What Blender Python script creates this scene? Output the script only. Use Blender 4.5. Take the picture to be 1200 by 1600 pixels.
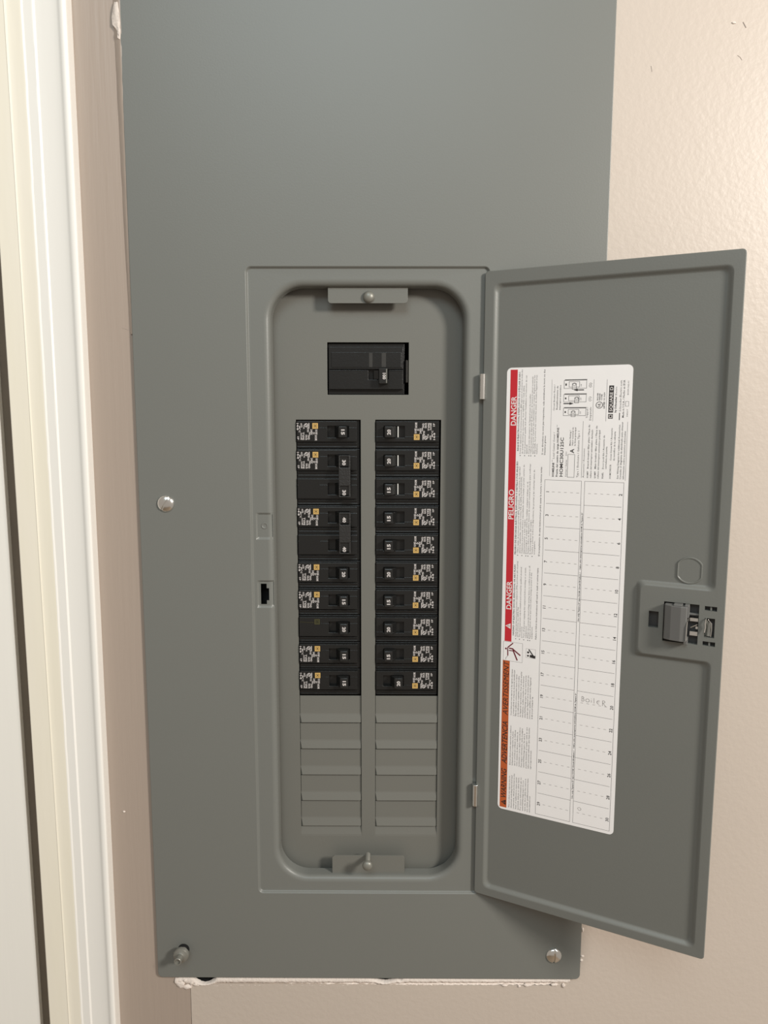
import bpy, bmesh, math, random
from mathutils import Vector, Matrix, noise

for o in list(bpy.data.objects):
    bpy.data.objects.remove(o, do_unlink=True)
SC = bpy.context.scene
COL = SC.collection
Z0 = 1450.0                      # height (mm) of the top of the breaker rows above the floor

# ------------------------------------------------------------------ camera
PITCH, YAW, ROLL = 0.1267, -0.0049, 0.0014
cam_d = bpy.data.cameras.new('camera')
cam = bpy.data.objects.new('camera', cam_d)
COL.objects.link(cam)
fw = Vector((math.sin(YAW) * math.cos(PITCH), math.cos(YAW) * math.cos(PITCH), -math.sin(PITCH)))
rt = Vector((math.cos(YAW), -math.sin(YAW), 0))
up = rt.cross(fw)
r2 = math.cos(ROLL) * rt + math.sin(ROLL) * up
u2 = -math.sin(ROLL) * rt + math.cos(ROLL) * up
m = Matrix((r2, u2, -fw)).transposed().to_4x4()
m.translation = Vector((5.88, -641.73, 2.12 + Z0)) * 0.001
cam.matrix_world = m
cam_d.sensor_fit = 'VERTICAL'
cam_d.sensor_height = 36.0
cam_d.lens = 1160.0 / 1600.0 * 36.0
cam_d.clip_start = 0.01
SC.camera = cam

# ------------------------------------------------------------------ world, lights, exposure
w = bpy.data.worlds.new('room_light')
SC.world = w
w.use_nodes = True
w.node_tree.nodes['Background'].inputs[0].default_value = (1.0, 0.88, 0.77, 1)
w.node_tree.nodes['Background'].inputs[1].default_value = 0.38

def light(name, kind, loc, energy, color, size, target=None, sy=None):
    d = bpy.data.lights.new(name, kind)
    d.energy = energy
    d.color = color
    if kind == 'AREA':
        d.size = size
        if sy:
            d.shape = 'RECTANGLE'
            d.size_y = sy
    else:
        d.shadow_soft_size = size
    o = bpy.data.objects.new(name, d)
    COL.objects.link(o)
    o.location = loc
    if target:
        o.rotation_euler = (Vector(target) - Vector(loc)).to_track_quat('-Z', 'Y').to_euler()
    return o

light('ceiling_lamp', 'POINT', (1.33, -1.22, 2.10), 136, (1.0, 0.945, 0.875), 0.17)
light('window_daylight', 'AREA', (-0.15, -1.75, 2.75), 15, (0.76, 0.93, 1.0), 1.0, (0, 0, 1.5), 0.8)
SC.view_settings.view_transform = 'Standard'
SC.view_settings.look = 'None'
SC.view_settings.gamma = 1
SC.view_settings.use_curve_mapping = False
SC.view_settings.exposure = 0.0

# ------------------------------------------------------------------ materials
def mat(name, col, rough=0.5, metal=0.0, spec=0.5, var=0.0, vscale=30.0, bump=0.0, bscale=300.0, bdetail=2.0, stretch=None, col2=None, coat=0.0):
    mt = bpy.data.materials.new(name)
    mt.use_nodes = True
    nt = mt.node_tree
    b = nt.nodes['Principled BSDF']
    b.inputs['Roughness'].default_value = rough
    b.inputs['Metallic'].default_value = metal
    b.inputs['Specular IOR Level'].default_value = spec
    b.inputs['Coat Weight'].default_value = coat
    tc = nt.nodes.new('ShaderNodeTexCoord')
    src = tc.outputs['Object']
    if stretch:
        mp = nt.nodes.new('ShaderNodeMapping')
        mp.inputs['Scale'].default_value = stretch
        nt.links.new(src, mp.inputs['Vector'])
        src = mp.outputs['Vector']
    n = nt.nodes.new('ShaderNodeTexNoise')
    n.inputs['Scale'].default_value = vscale
    n.inputs['Detail'].default_value = 4
    nt.links.new(src, n.inputs['Vector'])
    mx = nt.nodes.new('ShaderNodeMix')
    mx.data_type = 'RGBA'
    c2 = col2 if col2 else tuple(c * (1 - var) for c in col)
    mx.inputs[6].default_value = (*col, 1)
    mx.inputs[7].default_value = (*c2, 1)
    nt.links.new(n.outputs['Fac'], mx.inputs[0])
    nt.links.new(mx.outputs[2], b.inputs['Base Color'])
    if bump > 0:
        n2 = nt.nodes.new('ShaderNodeTexNoise')
        n2.inputs['Scale'].default_value = bscale
        n2.inputs['Detail'].default_value = bdetail
        nt.links.new(src, n2.inputs['Vector'])
        bp = nt.nodes.new('ShaderNodeBump')
        bp.inputs['Strength'].default_value = bump
        bp.inputs['Distance'].default_value = 0.001
        nt.links.new(n2.outputs['Fac'], bp.inputs['Height'])
        nt.links.new(bp.outputs['Normal'], b.inputs['Normal'])
    return mt

M = {
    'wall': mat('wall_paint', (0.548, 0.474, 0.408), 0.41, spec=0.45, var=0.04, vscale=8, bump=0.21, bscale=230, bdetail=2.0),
    'strip': mat('brushed_wall_dark', (0.402, 0.328, 0.274), 0.38, var=0.05, vscale=14, bump=0.22, bscale=260, stretch=(1, 1, 0.05)),  # base colour darker than wall_paint, bump stretched into vertical brush marks
    'white': mat('white_gloss_paint', (0.90, 0.88, 0.83), 0.33, var=0.03, bump=0.12, bscale=90, stretch=(1, 1, 0.12)),
    'cream': mat('old_cream_paint', (0.87, 0.82, 0.66), 0.35, var=0.06, bump=0.18, bscale=110, stretch=(1, 1, 0.15), col2=(0.90, 0.85, 0.76)),
    'door': mat('white_door_paint', (0.92, 0.90, 0.84), 0.35, var=0.04, bump=0.12, bscale=160, stretch=(1, 1, 0.06)),
    'gap': mat('dark_wood_gap', (0.19, 0.15, 0.11), 0.7, var=0.2),
    'steel': mat('grey_enamel', (0.173, 0.177, 0.162), 0.40, var=0.03, vscale=15, bump=0.05, bscale=700),
    'steel2': mat('grey_enamel_inner', (0.160, 0.159, 0.141), 0.42, var=0.03, vscale=15, bump=0.05, bscale=700),
    'plast': mat('grey_latch_plastic', (0.15, 0.148, 0.142), 0.5, var=0.04),
    'darkplast': mat('dark_latch_plastic', (0.045, 0.045, 0.045), 0.5, var=0.1),
    'zinc': mat('zinc_plated_steel', (0.86, 0.86, 0.83), 0.20, metal=1.0, var=0.12, vscale=120),
    'dullzinc': mat('dull_screw_metal', (0.25, 0.245, 0.215), 0.42, metal=0.35, var=0.15, vscale=200),
    'black': mat('black_phenolic', (0.013, 0.013, 0.0125), 0.30, spec=0.45, var=0.25, vscale=60, bump=0.10, bscale=500),
    'black2': mat('black_handle', (0.016, 0.016, 0.0155), 0.26, spec=0.5, var=0.2, vscale=80),
    'tie': mat('matte_black_tie', (0.024, 0.023, 0.022), 0.45, var=0.35, vscale=400, bump=0.4, bscale=600),
    'void': mat('enclosure_interior', (0.010, 0.010, 0.010), 0.8, var=0.2),
    'ink': mat('white_print', (0.62, 0.58, 0.56), 0.6, var=0.12, vscale=600),
    'gold': mat('gold_print', (0.62, 0.40, 0.13), 0.5, var=0.15, vscale=300),
    'fadedgold': mat('faded_print', (0.055, 0.052, 0.018), 0.5, var=0.2, vscale=300),
    'worn': mat('worn_black_strip', (0.035, 0.032, 0.028), 0.55, var=0.4, vscale=500),
    'glint': mat('white_glint_paint', (0.75, 0.74, 0.70), 0.4, var=0.05),  # white that imitates a reflection in the handle well
    'paper': mat('label_paper', (0.95, 0.925, 0.915), 0.42, var=0.02, vscale=40, bump=0.10, bscale=60),
    'red': mat('red_print', (0.62, 0.022, 0.035), 0.42, var=0.05),
    'orange': mat('orange_print', (0.56, 0.115, 0.028), 0.42, var=0.05),
    'txt': mat('black_print', (0.025, 0.022, 0.022), 0.5, var=0.1),
    'grey': mat('grey_print', (0.085, 0.078, 0.076), 0.5, var=0.1),
    'whitep': mat('white_lettering', (0.86, 0.82, 0.80), 0.45, var=0.02),
    'maroon': mat('maroon_print', (0.17, 0.010, 0.022), 0.45, var=0.1),
    'pencil': mat('pencil_marks', (0.36, 0.335, 0.32), 0.6, var=0.2, vscale=500),
    'plaster': mat('torn_plaster', (0.80, 0.71, 0.64), 0.85, var=0.12, vscale=150, bump=0.6, bscale=500),
    'scuff': mat('wall_scuff', (0.47, 0.40, 0.35), 0.6, var=0.2, vscale=400),
}

# ------------------------------------------------------------------ mesh helpers (all input in millimetres)
class MB:
    def __init__(s):
        s.v = []; s.f = []; s.mi = []
    def vert(s, p):
        s.v.append(tuple(p)); return len(s.v) - 1
    def face(s, ids, mi=0):
        s.f.append(tuple(ids)); s.mi.append(mi)
    def poly(s, pts, mi=0):
        s.face([s.vert(p) for p in pts], mi)
    def box(s, x0, x1, y0, y1, z0, z1, mi=0):
        a = [s.vert((x, y, z)) for z in (z0, z1) for y in (y0, y1) for x in (x0, x1)]
        for q in ((0, 2, 3, 1), (4, 5, 7, 6), (0, 1, 5, 4), (2, 6, 7, 3), (0, 4, 6, 2), (1, 3, 7, 5)):
            s.face([a[i] for i in q], mi)
    def ring(s, pts):
        return [s.vert(p) for p in pts]
    def bridge(s, a, b, mi=0, closed=True):
        n = len(a)
        for i in range(n if closed else n - 1):
            j = (i + 1) % n
            s.face((a[i], a[j], b[j], b[i]), mi)
    def prism_z(s, prof, z0, z1, mi=0):
        """prof: list of (x, y); extruded along z"""
        a = s.ring([(x, y, z0) for x, y in prof]); b = s.ring([(x, y, z1) for x, y in prof])
        s.bridge(a, b, mi); s.face(a[::-1], mi); s.face(b, mi)
    def plate(s, xs, zs, hole, y, depth, mi=0):
        """flat plate facing -Y made of cells, with rectangular openings and side walls going back"""
        xs = sorted(xs); zs = sorted(zs); nx, nz = len(xs) - 1, len(zs) - 1
        solid = [[not hole((xs[i] + xs[i + 1]) / 2, (zs[j] + zs[j + 1]) / 2) for j in range(nz)] for i in range(nx)]
        idx = {}; idb = {}
        def V(i, j, back=False):
            d = idb if back else idx
            if (i, j) not in d:
                d[(i, j)] = s.vert((xs[i], y + (depth if back else 0), zs[j]))
            return d[(i, j)]
        ok = lambda i, j: 0 <= i < nx and 0 <= j < nz and solid[i][j]
        for i in range(nx):
            for j in range(nz):
                if not solid[i][j]:
                    continue
                s.face((V(i, j), V(i + 1, j), V(i + 1, j + 1), V(i, j + 1)), mi)
                for (di, dj, e) in ((-1, 0, ((i, j + 1), (i, j))), (1, 0, ((i + 1, j), (i + 1, j + 1))), (0, -1, ((i, j), (i + 1, j))), (0, 1, ((i + 1, j + 1), (i, j + 1)))):
                    if not ok(i + di, j + dj):
                        a, b = e
                        s.face((V(*b), V(*a), V(*a, True), V(*b, True)), mi)
    def lathe(s, prof, n=24, mi=0, cap=True):
        """prof: list of (radius, y); axis along Y through the origin"""
        rings = [s.ring([(r * math.cos(2 * math.pi * k / n), y, r * math.sin(2 * math.pi * k / n)) for k in range(n)]) for r, y in prof]
        for a, b in zip(rings, rings[1:]):
            s.bridge(a, b, mi)
        if cap:
            s.face(rings[0][::-1], mi); s.face(rings[-1], mi)
    def tube(s, pts, r, n=8, mi=0):
        P = [Vector(p) for p in pts]; rings = []
        for i, p in enumerate(P):
            t = (P[min(i + 1, len(P) - 1)] - P[max(i - 1, 0)]).normalized()
            a = t.orthogonal().normalized(); b = t.cross(a)
            if rings:
                # keep the frame steady along the tube
                a = (prev - t * prev.dot(t)).normalized(); b = t.cross(a)
            prev = a
            rings.append(s.ring([p + (a * math.cos(2 * math.pi * k / n) + b * math.sin(2 * math.pi * k / n)) * r for k in range(n)]))
        for a, b in zip(rings, rings[1:]):
            s.bridge(a, b, mi)
        s.face(rings[0][::-1], mi); s.face(rings[-1], mi)
    def shift(s, dx, dy, dz):
        s.v = [(x + dx, y + dy, z + dz) for x, y, z in s.v]; return s
    def map(s, fn):
        s.v = [tuple(fn(p)) for p in s.v]; return s
    def mesh(s, name, mats, org=(0, 0, 0), smooth=None, fix=True):
        me = bpy.data.meshes.new(name)
        me.from_pydata([((x - org[0]) * .001, (y - org[1]) * .001, (z - org[2]) * .001) for x, y, z in s.v], [], s.f)
        for mname in mats:
            me.materials.append(M[mname])
        for p, i in zip(me.polygons, s.mi):
            p.material_index = i
        if fix:
            bm = bmesh.new(); bm.from_mesh(me)
            bmesh.ops.remove_doubles(bm, verts=bm.verts, dist=1e-7)
            bmesh.ops.recalc_face_normals(bm, faces=bm.faces)
            bm.to_mesh(me); bm.free()
        if smooth:
            for p in me.polygons:
                p.use_smooth = True
            me.set_sharp_from_angle(angle=math.radians(smooth))
        me.update()
        return me

def link(name, me, parent=None, bevel=None, wn=False, seg=2):
    o = bpy.data.objects.new(name, me)
    COL.objects.link(o)
    if parent:
        o.parent = parent
    if bevel:
        b = o.modifiers.new('bevel', 'BEVEL'); b.width = bevel * .001; b.segments = seg
        b.limit_method = 'ANGLE'; b.angle_limit = math.radians(35)
        b.harden_normals = False
    if wn:
        x = o.modifiers.new('wn', 'WEIGHTED_NORMAL'); x.keep_sharp = True
    return o

def tag(o, label=None, cat=None, group=None, kind=None):
    if label: o['label'] = label
    if cat: o['category'] = cat
    if group: o['group'] = group
    if kind: o['kind'] = kind
    return o

def root(name, at, label, cat, group=None):
    o = bpy.data.objects.new(name, None)
    o.empty_display_size = 0.02
    COL.objects.link(o)
    o.location = (at[0] * .001, at[1] * .001, (at[2] + Z0) * .001)
    return tag(o, label, cat, group)

def rrect(x0, x1, z0, z1, r, n=10):
    """rounded rectangle as (x, z) points, anticlockwise from the lower right"""
    pts = []
    for cx, cz, a0 in ((x1 - r, z0 + r, -90), (x1 - r, z1 - r, 0), (x0 + r, z1 - r, 90), (x0 + r, z0 + r, 180)):
        for k in range(n + 1):
            a = math.radians(a0 + 90 * k / n)
            pts.append((cx + r * math.cos(a), cz + r * math.sin(a)))
    return pts

def rpoly(corners, n=6):
    """corners (x, z, r) of an axis-aligned polygon with softened corners"""
    out = []; N = len(corners)
    for i, (x, z, r) in enumerate(corners):
        P = Vector((x, z)); a = Vector(corners[i - 1][:2]); b = Vector(corners[(i + 1) % N][:2])
        s = P + (a - P).normalized() * r; e = P + (b - P).normalized() * r
        for k in range(n + 1):
            t = k / n
            out.append(tuple((1 - t) ** 2 * s + 2 * t * (1 - t) * P + t * t * e))
    return out

# ------------------------------------------------------------------ lettering: flat print gathered in page millimetres (x right, y down)
_tc = {}
def glyphs(s, bold=0.0, shear=0.0, res=2):
    k = (s, bold, shear, res)
    if k not in _tc:
        c = bpy.data.curves.new('t', 'FONT')
        c.body = s; c.size = 1.0; c.resolution_u = res; c.offset = bold; c.shear = shear
        c.fill_mode = 'FRONT'
        o = bpy.data.objects.new('t', c)
        COL.objects.link(o)
        dg = bpy.context.evaluated_depsgraph_get()
        ev = o.evaluated_get(dg)
        me = ev.to_mesh()
        vs = [(v.co.x, v.co.y) for v in me.vertices]; fs = [tuple(p.vertices) for p in me.polygons]
        ev.to_mesh_clear()
        bpy.data.objects.remove(o); bpy.data.curves.remove(c)
        _tc[k] = (vs, fs)
    return _tc[k]

class Page(MB):
    def text(s, x, y, string, h, width=None, bold=0.0, shear=0.0, mi=0, res=1, align='L', cap=0.70):
        """baseline at y, capital height h, optionally fitted to a width"""
        vs, fs = glyphs(string, bold, shear, res)
        if not vs: return
        sc = h / cap
        x0 = min(v[0] for v in vs); x1 = max(v[0] for v in vs)
        sx = (width / (x1 - x0)) if width else sc
        wd = (x1 - x0) * sx
        ox = x - (wd if align == 'R' else wd / 2 if align == 'C' else 0)
        b = len(s.v)
        s.v += [(ox + (vx - x0) * sx, y - vy * sc, 0) for vx, vy in vs]
        for f in fs:
            s.f.append(tuple(i + b for i in f)); s.mi.append(mi)
    def rect(s, x0, x1, y0, y1, mi=0):
        s.poly([(x0, y0, 0), (x1, y0, 0), (x1, y1, 0), (x0, y1, 0)], mi)
    def line(s, pts, w, mi=0):
        for (ax, ay), (bx, by) in zip(pts, pts[1:]):
            d = Vector((bx - ax, by - ay)); L = d.length
            if L < 1e-6: continue
            d /= L; n = Vector((-d.y, d.x)) * w / 2; e = d * w * .3
            a = Vector((ax, ay)) - e; c = Vector((bx, by)) + e
            s.poly([(*(a + n), 0), (*(c + n), 0), (*(c - n), 0), (*(a - n), 0)], mi)
    def frame(s, x0, x1, y0, y1, w, mi=0):
        s.line([(x0, y0), (x1, y0), (x1, y1), (x0, y1), (x0, y0)], w, mi)
    def disc(s, x, y, r, mi=0, n=18, ri=None):
        P = [(math.cos(2 * math.pi * k / n), math.sin(2 * math.pi * k / n)) for k in range(n)]
        if ri is None:
            s.poly([(x + r * a, y + r * b, 0) for a, b in P], mi)
        else:
            A = s.ring([(x + r * a, y + r * b, 0) for a, b in P]); B = s.ring([(x + ri * a, y + ri * b, 0) for a, b in P])
            s.bridge(A, B, mi)

random.seed(4)

# ================================================================== THE SETTING
def struct(name, mb, mats, smooth=None, bevel=None, parent=None, wn=False):
    o = link(name, mb.mesh(name, mats, (0, 0, -Z0), smooth), parent, bevel, wn)
    if not parent:
        tag(o, kind='structure')
    return o

WY = 3.0                                   # wall surface, cover plate front is y = 0
mb = MB()
CR = (-181.6, -181.2)                      # fine vertical crack under the cover
mb.plate([CR[1], 168, 900], [-Z0, -534, 352, 950], lambda x, z: x < 168 and -534 < z < 352, WY, 90)
wall = struct('wall_back', mb, ['wall'])
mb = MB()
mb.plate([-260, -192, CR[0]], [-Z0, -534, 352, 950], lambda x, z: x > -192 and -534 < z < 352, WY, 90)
tag(struct('wall_left', mb, ['strip']), 'wall strip in a darker tone, with brush marks, between the door casing and the panel')
tag(wall, 'beige painted wall with rolled paint texture around the electrical panel')
mb = MB(); mb.box(-1400, 900, -2600, 120, -Z0 - 20, -Z0)
M['floor'] = mat('floor_boards', (0.30, 0.22, 0.15), 0.5, var=0.3, vscale=12)
fl = struct('floor', mb, ['floor'])

# paint chips, scuffs and torn plaster on the wall
def lump(pts_fn, n, m, name, mats, parent=wall, closed=False):
    b = MB(); rows = [b.ring([pts_fn(i / (n - 1), j / (m - 1)) for j in range(m)]) for i in range(n)]
    for a, c in zip(rows, rows[1:]):
        b.bridge(a, c, closed=False)
    return link(name, b.mesh(name, mats, (0, 0, -Z0), 60), parent)

def nz(x, y=0.0, z=0.0):
    return noise.noise(Vector((x, y, z)))

def plaster_fn(s, t):
    x = -193 + s * 373
    lo = -536.0 + 3.2 * s - .8 * nz(x * .09, 3) - .7 * nz(x * .33, 7) - (1.0 if x > 60 else .3) * abs(nz(x * .8, 2))
    if x < -165: lo -= 1.6 * (1 - (x + 193) / 28)
    hi = -525.5
    if -179 < x < -156:
        g = math.sin(math.pi * (x + 179) / 23) ** .7; hi -= 8.0 * g; lo -= .3 * g
    if -14 < x < 22:
        g = math.sin(math.pi * (x + 14) / 36) ** 2; hi -= 5.2 * g
    if 16 < x < 21: hi -= 2.0
    z = hi + (lo - hi) * t
    y = 5.5 - 3.6 * math.sin(math.pi * min(1, t * 1.15)) ** .6 if t < .87 else 3.05
    y += .55 * nz(x * .5, z * .6, 1) + .35 * nz(x * 1.4, z * 1.2, 5)
    return (x, min(y, 7), z)
lump(plaster_fn, 260, 8, 'torn_plaster', ['plaster'])

def crumb(name, x, y, z, rx, ry, rz, seed, mats, parent=wall):
    bm = bmesh.new(); bmesh.ops.create_icosphere(bm, subdivisions=2, radius=1)
    b = MB()
    for v in bm.verts:
        k = 1 + .55 * nz(v.co.x * 1.7 + seed, v.co.y * 1.7, v.co.z * 1.7 + seed)
        b.v.append((x + v.co.x * rx * k, y + v.co.y * ry * k, z + v.co.z * rz * k))
    for f in bm.faces: b.face([v.index for v in f.verts])
    bm.free()
    return link(name, b.mesh(name, mats, (0, 0, -Z0), 50), parent)
for k, (x, z, a, c) in enumerate(((-190, -534, 4.6, 3.4), (-184, -537, 4.8, 2.4), (-180, -532.5, 2.4, 3.0), (-175.5, -534.2, 3.0, 1.8), (-194.5, -531, 1.8, 4.0), (-186, -530, 2.2, 1.8), (174, -533.4, 1.6, 2.6), (165, -532.6, 3.5, 1.3), (140, -533.2, 4.5, 1.5), (118, -533.6, 3.2, 1.2), (132, -534.4, 1.4, 1.2))):
    crumb('plaster_crumb', x, 2.9, z, a, 1.5, c, k * 3.1, ['plaster'])
for k, (x, z, a, c) in enumerate(((190.4, -476, 1.0, 2.2), (191.0, -503, 1.4, 1.0), (190.2, -507.5, 1.3, 1.4), (188.9, 130, 1.2, .8), (-237.2, -359.7, 1.3, .9), (284, 317.8, 1.7, .8), (-213.0, 322, 3.4, 10.5), (-211.6, 309, 1.6, 5))):
    crumb('paint_chip', x, 2.8 if x > -210 or x < -220 else .6, z, a, .7 if x > -210 or x < -220 else 1.5, c, 20 + k * 2.3, ['plaster'])
for k, (pts, r) in enumerate((([(291.5, 318.6), (293, 316.2), (294.2, 314.3)], .75), ([(288.6, 293.4), (290.8, 292), (292.4, 289.8)], .45), ([(219, 285.5), (219.6, 283), (220, 281)], .45), ([(188.7, 131.8), (190.6, 131.2), (192.5, 131.4)], .35), ([(-220, 77.5), (-215.5, 75.8), (-211.5, 75.2)], .28))):
    b = MB(); b.tube([(x, WY + r * .62, z) for x, z in pts], r, 6)
    link('scuff', b.mesh('scuff', ['scuff'], (0, 0, -Z0), 60), wall)
# ridge of wall paint lapping the upper left edge of the cover
def bead_fn(s, t):
    z = 372 - s * 300
    k = max(0.0, 1 - s) ** .6
    x = -210.6 - 6.5 * (0.4 + 0.6 * k) + (6.5 * (0.4 + 0.6 * k) + 2.4 * k) * t + .3 * nz(z * .06, t)
    y = 3.02 - (3.25 + .2 * nz(z * .1)) * math.sin(math.pi / 2 * min(1, t * 1.25)) * (0.55 + 0.45 * k)
    if t > .99: y = 1.0
    return (x, y, z)
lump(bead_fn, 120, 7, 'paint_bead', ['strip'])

# door casing: profile given as (distance inward from the outer edge, y)
prof = [(0, 3.2), (0, -5.6), (.35, -7.6), (1.4, -8.9), (2.9, -9.3), (4.6, -9.0), (5.7, -8.4), (6.6, -7.9), (8, -7.4), (11, -6.9), (15, -6.5), (20, -6.2), (24.2, -6.1),
        (25.0, -6.8), (25.7, -7.1), (26.6, -7.0), (32.6, -6.8), (33.4, -7.3), (34.2, -7.5), (36.0, -7.4), (41, -7.2), (44.8, -7.3), (45.6, -7.7), (46.3, -7.45), (47.0, -6.95), (47.0, 3.2)]
zs = [-Z0 + 0.0, -1000] + [-620 + i * 8 for i in range(130)] + [700]
kz = lambda z: 1.015 + 0.115 * (max(-700, min(420, z)) + 100) / 900
b = MB(); rows = []
for z in zs:
    k = kz(z)
    row = []
    for i, (d, y) in enumerate(prof):
        j = 0
        if 15 <= i <= 19: j = .28 * nz(z * .05, i * .1) + .25 * nz(z * .21, 9)
        if i in (18, 19) and z < 60: j += .55 * max(0, nz(z * .13, 4))
        row.append((-250 - (d + j) * k + .10 * nz(z * .01, 3), y + (.12 * nz(z * .1, i * 3.0) if 15 <= i <= 22 else 0), z))
    rows.append(b.ring(row))
for a, c in zip(rows, rows[1:]):
    for i in range(len(prof) - 1):
        b.face((a[i], a[i + 1], c[i + 1], c[i]), 1 if i >= 18 else 0)
b.face(rows[0]); b.face(rows[-1][::-1])
tag(struct('trim_1', b, ['white', 'cream'], 28, wn=True), 'white moulded door casing with older cream paint along its inner edge')
# jamb, dark gap and the white door at the far left
b = MB(); rows = []
for z in (-Z0, -700, -577, 336, 420, 700):
    jr = -250 - 45.7 * kz(z)
    e = -313.0 - 2.9 * (max(-577, min(z, 336)) + 577) / 913
    rows.append(b.ring([(jr, -6.0, z), (jr, -7.7, z), (jr - .7, -8.1, z), (jr - 1.4, -7.8, z), (e + .9, -7.6, z), (e, -6.7, z), (e, 120, z), (jr, 120, z)]))
for a, c in zip(rows, rows[1:]): b.bridge(a, c)
b.face(rows[0]); b.face(rows[-1][::-1])
tag(struct('trim_2', b, ['cream'], bevel=None), 'cream painted door jamb beside the moulded casing')
b = MB(); rows = []
for z in (-Z0 + 8, -577, 336, 640):
    e = -328.0 - 3.0 * (min(max(z, -577), 336) + 577) / 913
    rows.append(b.ring([(-1100, WY + 1, z), (e - .6, WY + 1, z), (e, WY + 1.6, z), (e, WY + 40, z), (-1100, WY + 40, z)]))
for a, c in zip(rows, rows[1:]): b.bridge(a, c)
b.face(rows[0]); b.face(rows[-1][::-1])
tag(struct('door_1', b, ['door']), 'white painted door leaf at the far left edge')
b = MB(); b.box(-345, -312, WY + 7, WY + 20, -Z0, 660)
tag(struct('trim_3', b, ['gap']), 'dark rebate in the gap between door and jamb')

# ================================================================== ELECTRICAL PANEL COVER
CO = (-11.0, 0.0, -525.2)
panel = root('electrical_panel', CO, 'grey steel electrical panel cover with its inner door swung open', 'electrical panel')
def P(name, b, mats, smooth=None, bevel=None, parent=None, wn=False, label=None):
    o = link(name, b.mesh(name, mats, CO, smooth), parent or panel, bevel, wn)
    if label: o['label'] = label
    return o

# --- cover plate: one pressed sheet, built as nested outlines
b = MB()
OUT = (-210.9, 188.7, -525.2, 372.0, 5.0)
FRA = (-114.3, 91.6, -438.8, 127.9, 5.2)
LIP = (-97.4, 74.1, -426.4, 115.2, 31.0)
def ring(bb, base, inset, y, n=12):
    x0, x1, z0, z1, r = base
    return bb.ring([(x, y, z) for x, z in rrect(x0 + inset, x1 - inset, z0 + inset, z1 - inset, max(.4, r - inset), n)])
steps = [(OUT, 0, 2.9), (OUT, 0, .7), (OUT, .25, .2), (OUT, .8, 0)]
for k in range(6):
    t = k / 5
    steps.append((FRA, 2.4 * t, 2.2 * (.5 - .5 * math.cos(math.pi * t))))
steps.append((LIP, -2.6, 2.2))
for k in range(9):
    a = math.radians(90 * k / 8)
    steps.append((LIP, -2.0 + 5.2 * math.sin(a), 2.2 + 4.6 * (1 - math.cos(a))))
steps += [(LIP, 3.5, 15.0), (LIP, 3.4, 15.6), (LIP, 2.2, 15.6)]
rings = [ring(b, *s) for s in steps]
for a, c in zip(rings, rings[1:]): b.bridge(a, c)
me = b.mesh('cover_plate', ['steel'], CO)
# latch slot and the two small pressed pads on the strip left of the opening
bm = bmesh.new(); bm.from_mesh(me)
def cut(axis, val):
    no = Vector((1, 0, 0)) if axis == 'x' else Vector((0, 0, 1))
    co = Vector(((val - CO[0]) * .001, 0, 0)) if axis == 'x' else Vector((0, 0, (val - CO[2]) * .001))
    loc = [f for f in bm.faces if all(-116 < v.co.x * 1000 + CO[0] < -60 or True for v in f.verts) and f.calc_center_median().x * 1000 + CO[0] < -93 and f.calc_center_median().y * 1000 > 1.9]
    geom = list({e for f in loc for e in f.edges}) + loc + list({v for f in loc for v in f.verts})
    bmesh.ops.bisect_plane(bm, geom=geom, dist=1e-7, plane_co=co, plane_no=no)
for z in (-80.8, -82.6, -102.6, -104.6, -141.2, -142.8, -144.4, -148.5, -159.5, -163.0, -164.4, -166.2): cut('z', z)
for x in (-109.6, -108.4, -106.6, -101.4, -99.3): cut('x', x)
dl = []
for f in bm.faces:
    c = f.calc_center_median(); x, y, z = c.x * 1000 + CO[0], c.y * 1000, c.z * 1000 + CO[2]
    if 1.9 < y < 2.6 and ((-106.6 < x < -101.4 and -163 < z < -144.4) or (-101.4 <= x < -99.3 and -159.5 < z < -148.5)):
        dl.append(f)
bmesh.ops.delete(bm, geom=dl, context='FACES')
for v in bm.verts:
    x, y, z = v.co.x * 1000 + CO[0], v.co.y * 1000, v.co.z * 1000 + CO[2]
    if 2.1 < y < 3.6 and -108.45 < x < -95.5 and (-102.65 < z < -82.55 or -164.45 < z < -142.75):
        v.co.y += .0013
bm.to_mesh(me); bm.free()
for p in me.polygons: p.use_smooth = True
me.set_sharp_from_angle(angle=math.radians(32))
plate = link('cover_plate', me, panel, None, True)
b = MB(); b.lathe([(3.0, 0), (2.9, -.35), (2.2, -.45), (1.9, -.2), (1.2, -.1)], 20); b.shift(-102.2, 3.5, -92.4)
P('lock_dimple', b, ['steel'], 40)
b = MB(); b.box(-113, -96.2, 18.5, 19.5, -174, -134)
P('latch_pocket', b, ['void'])

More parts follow.
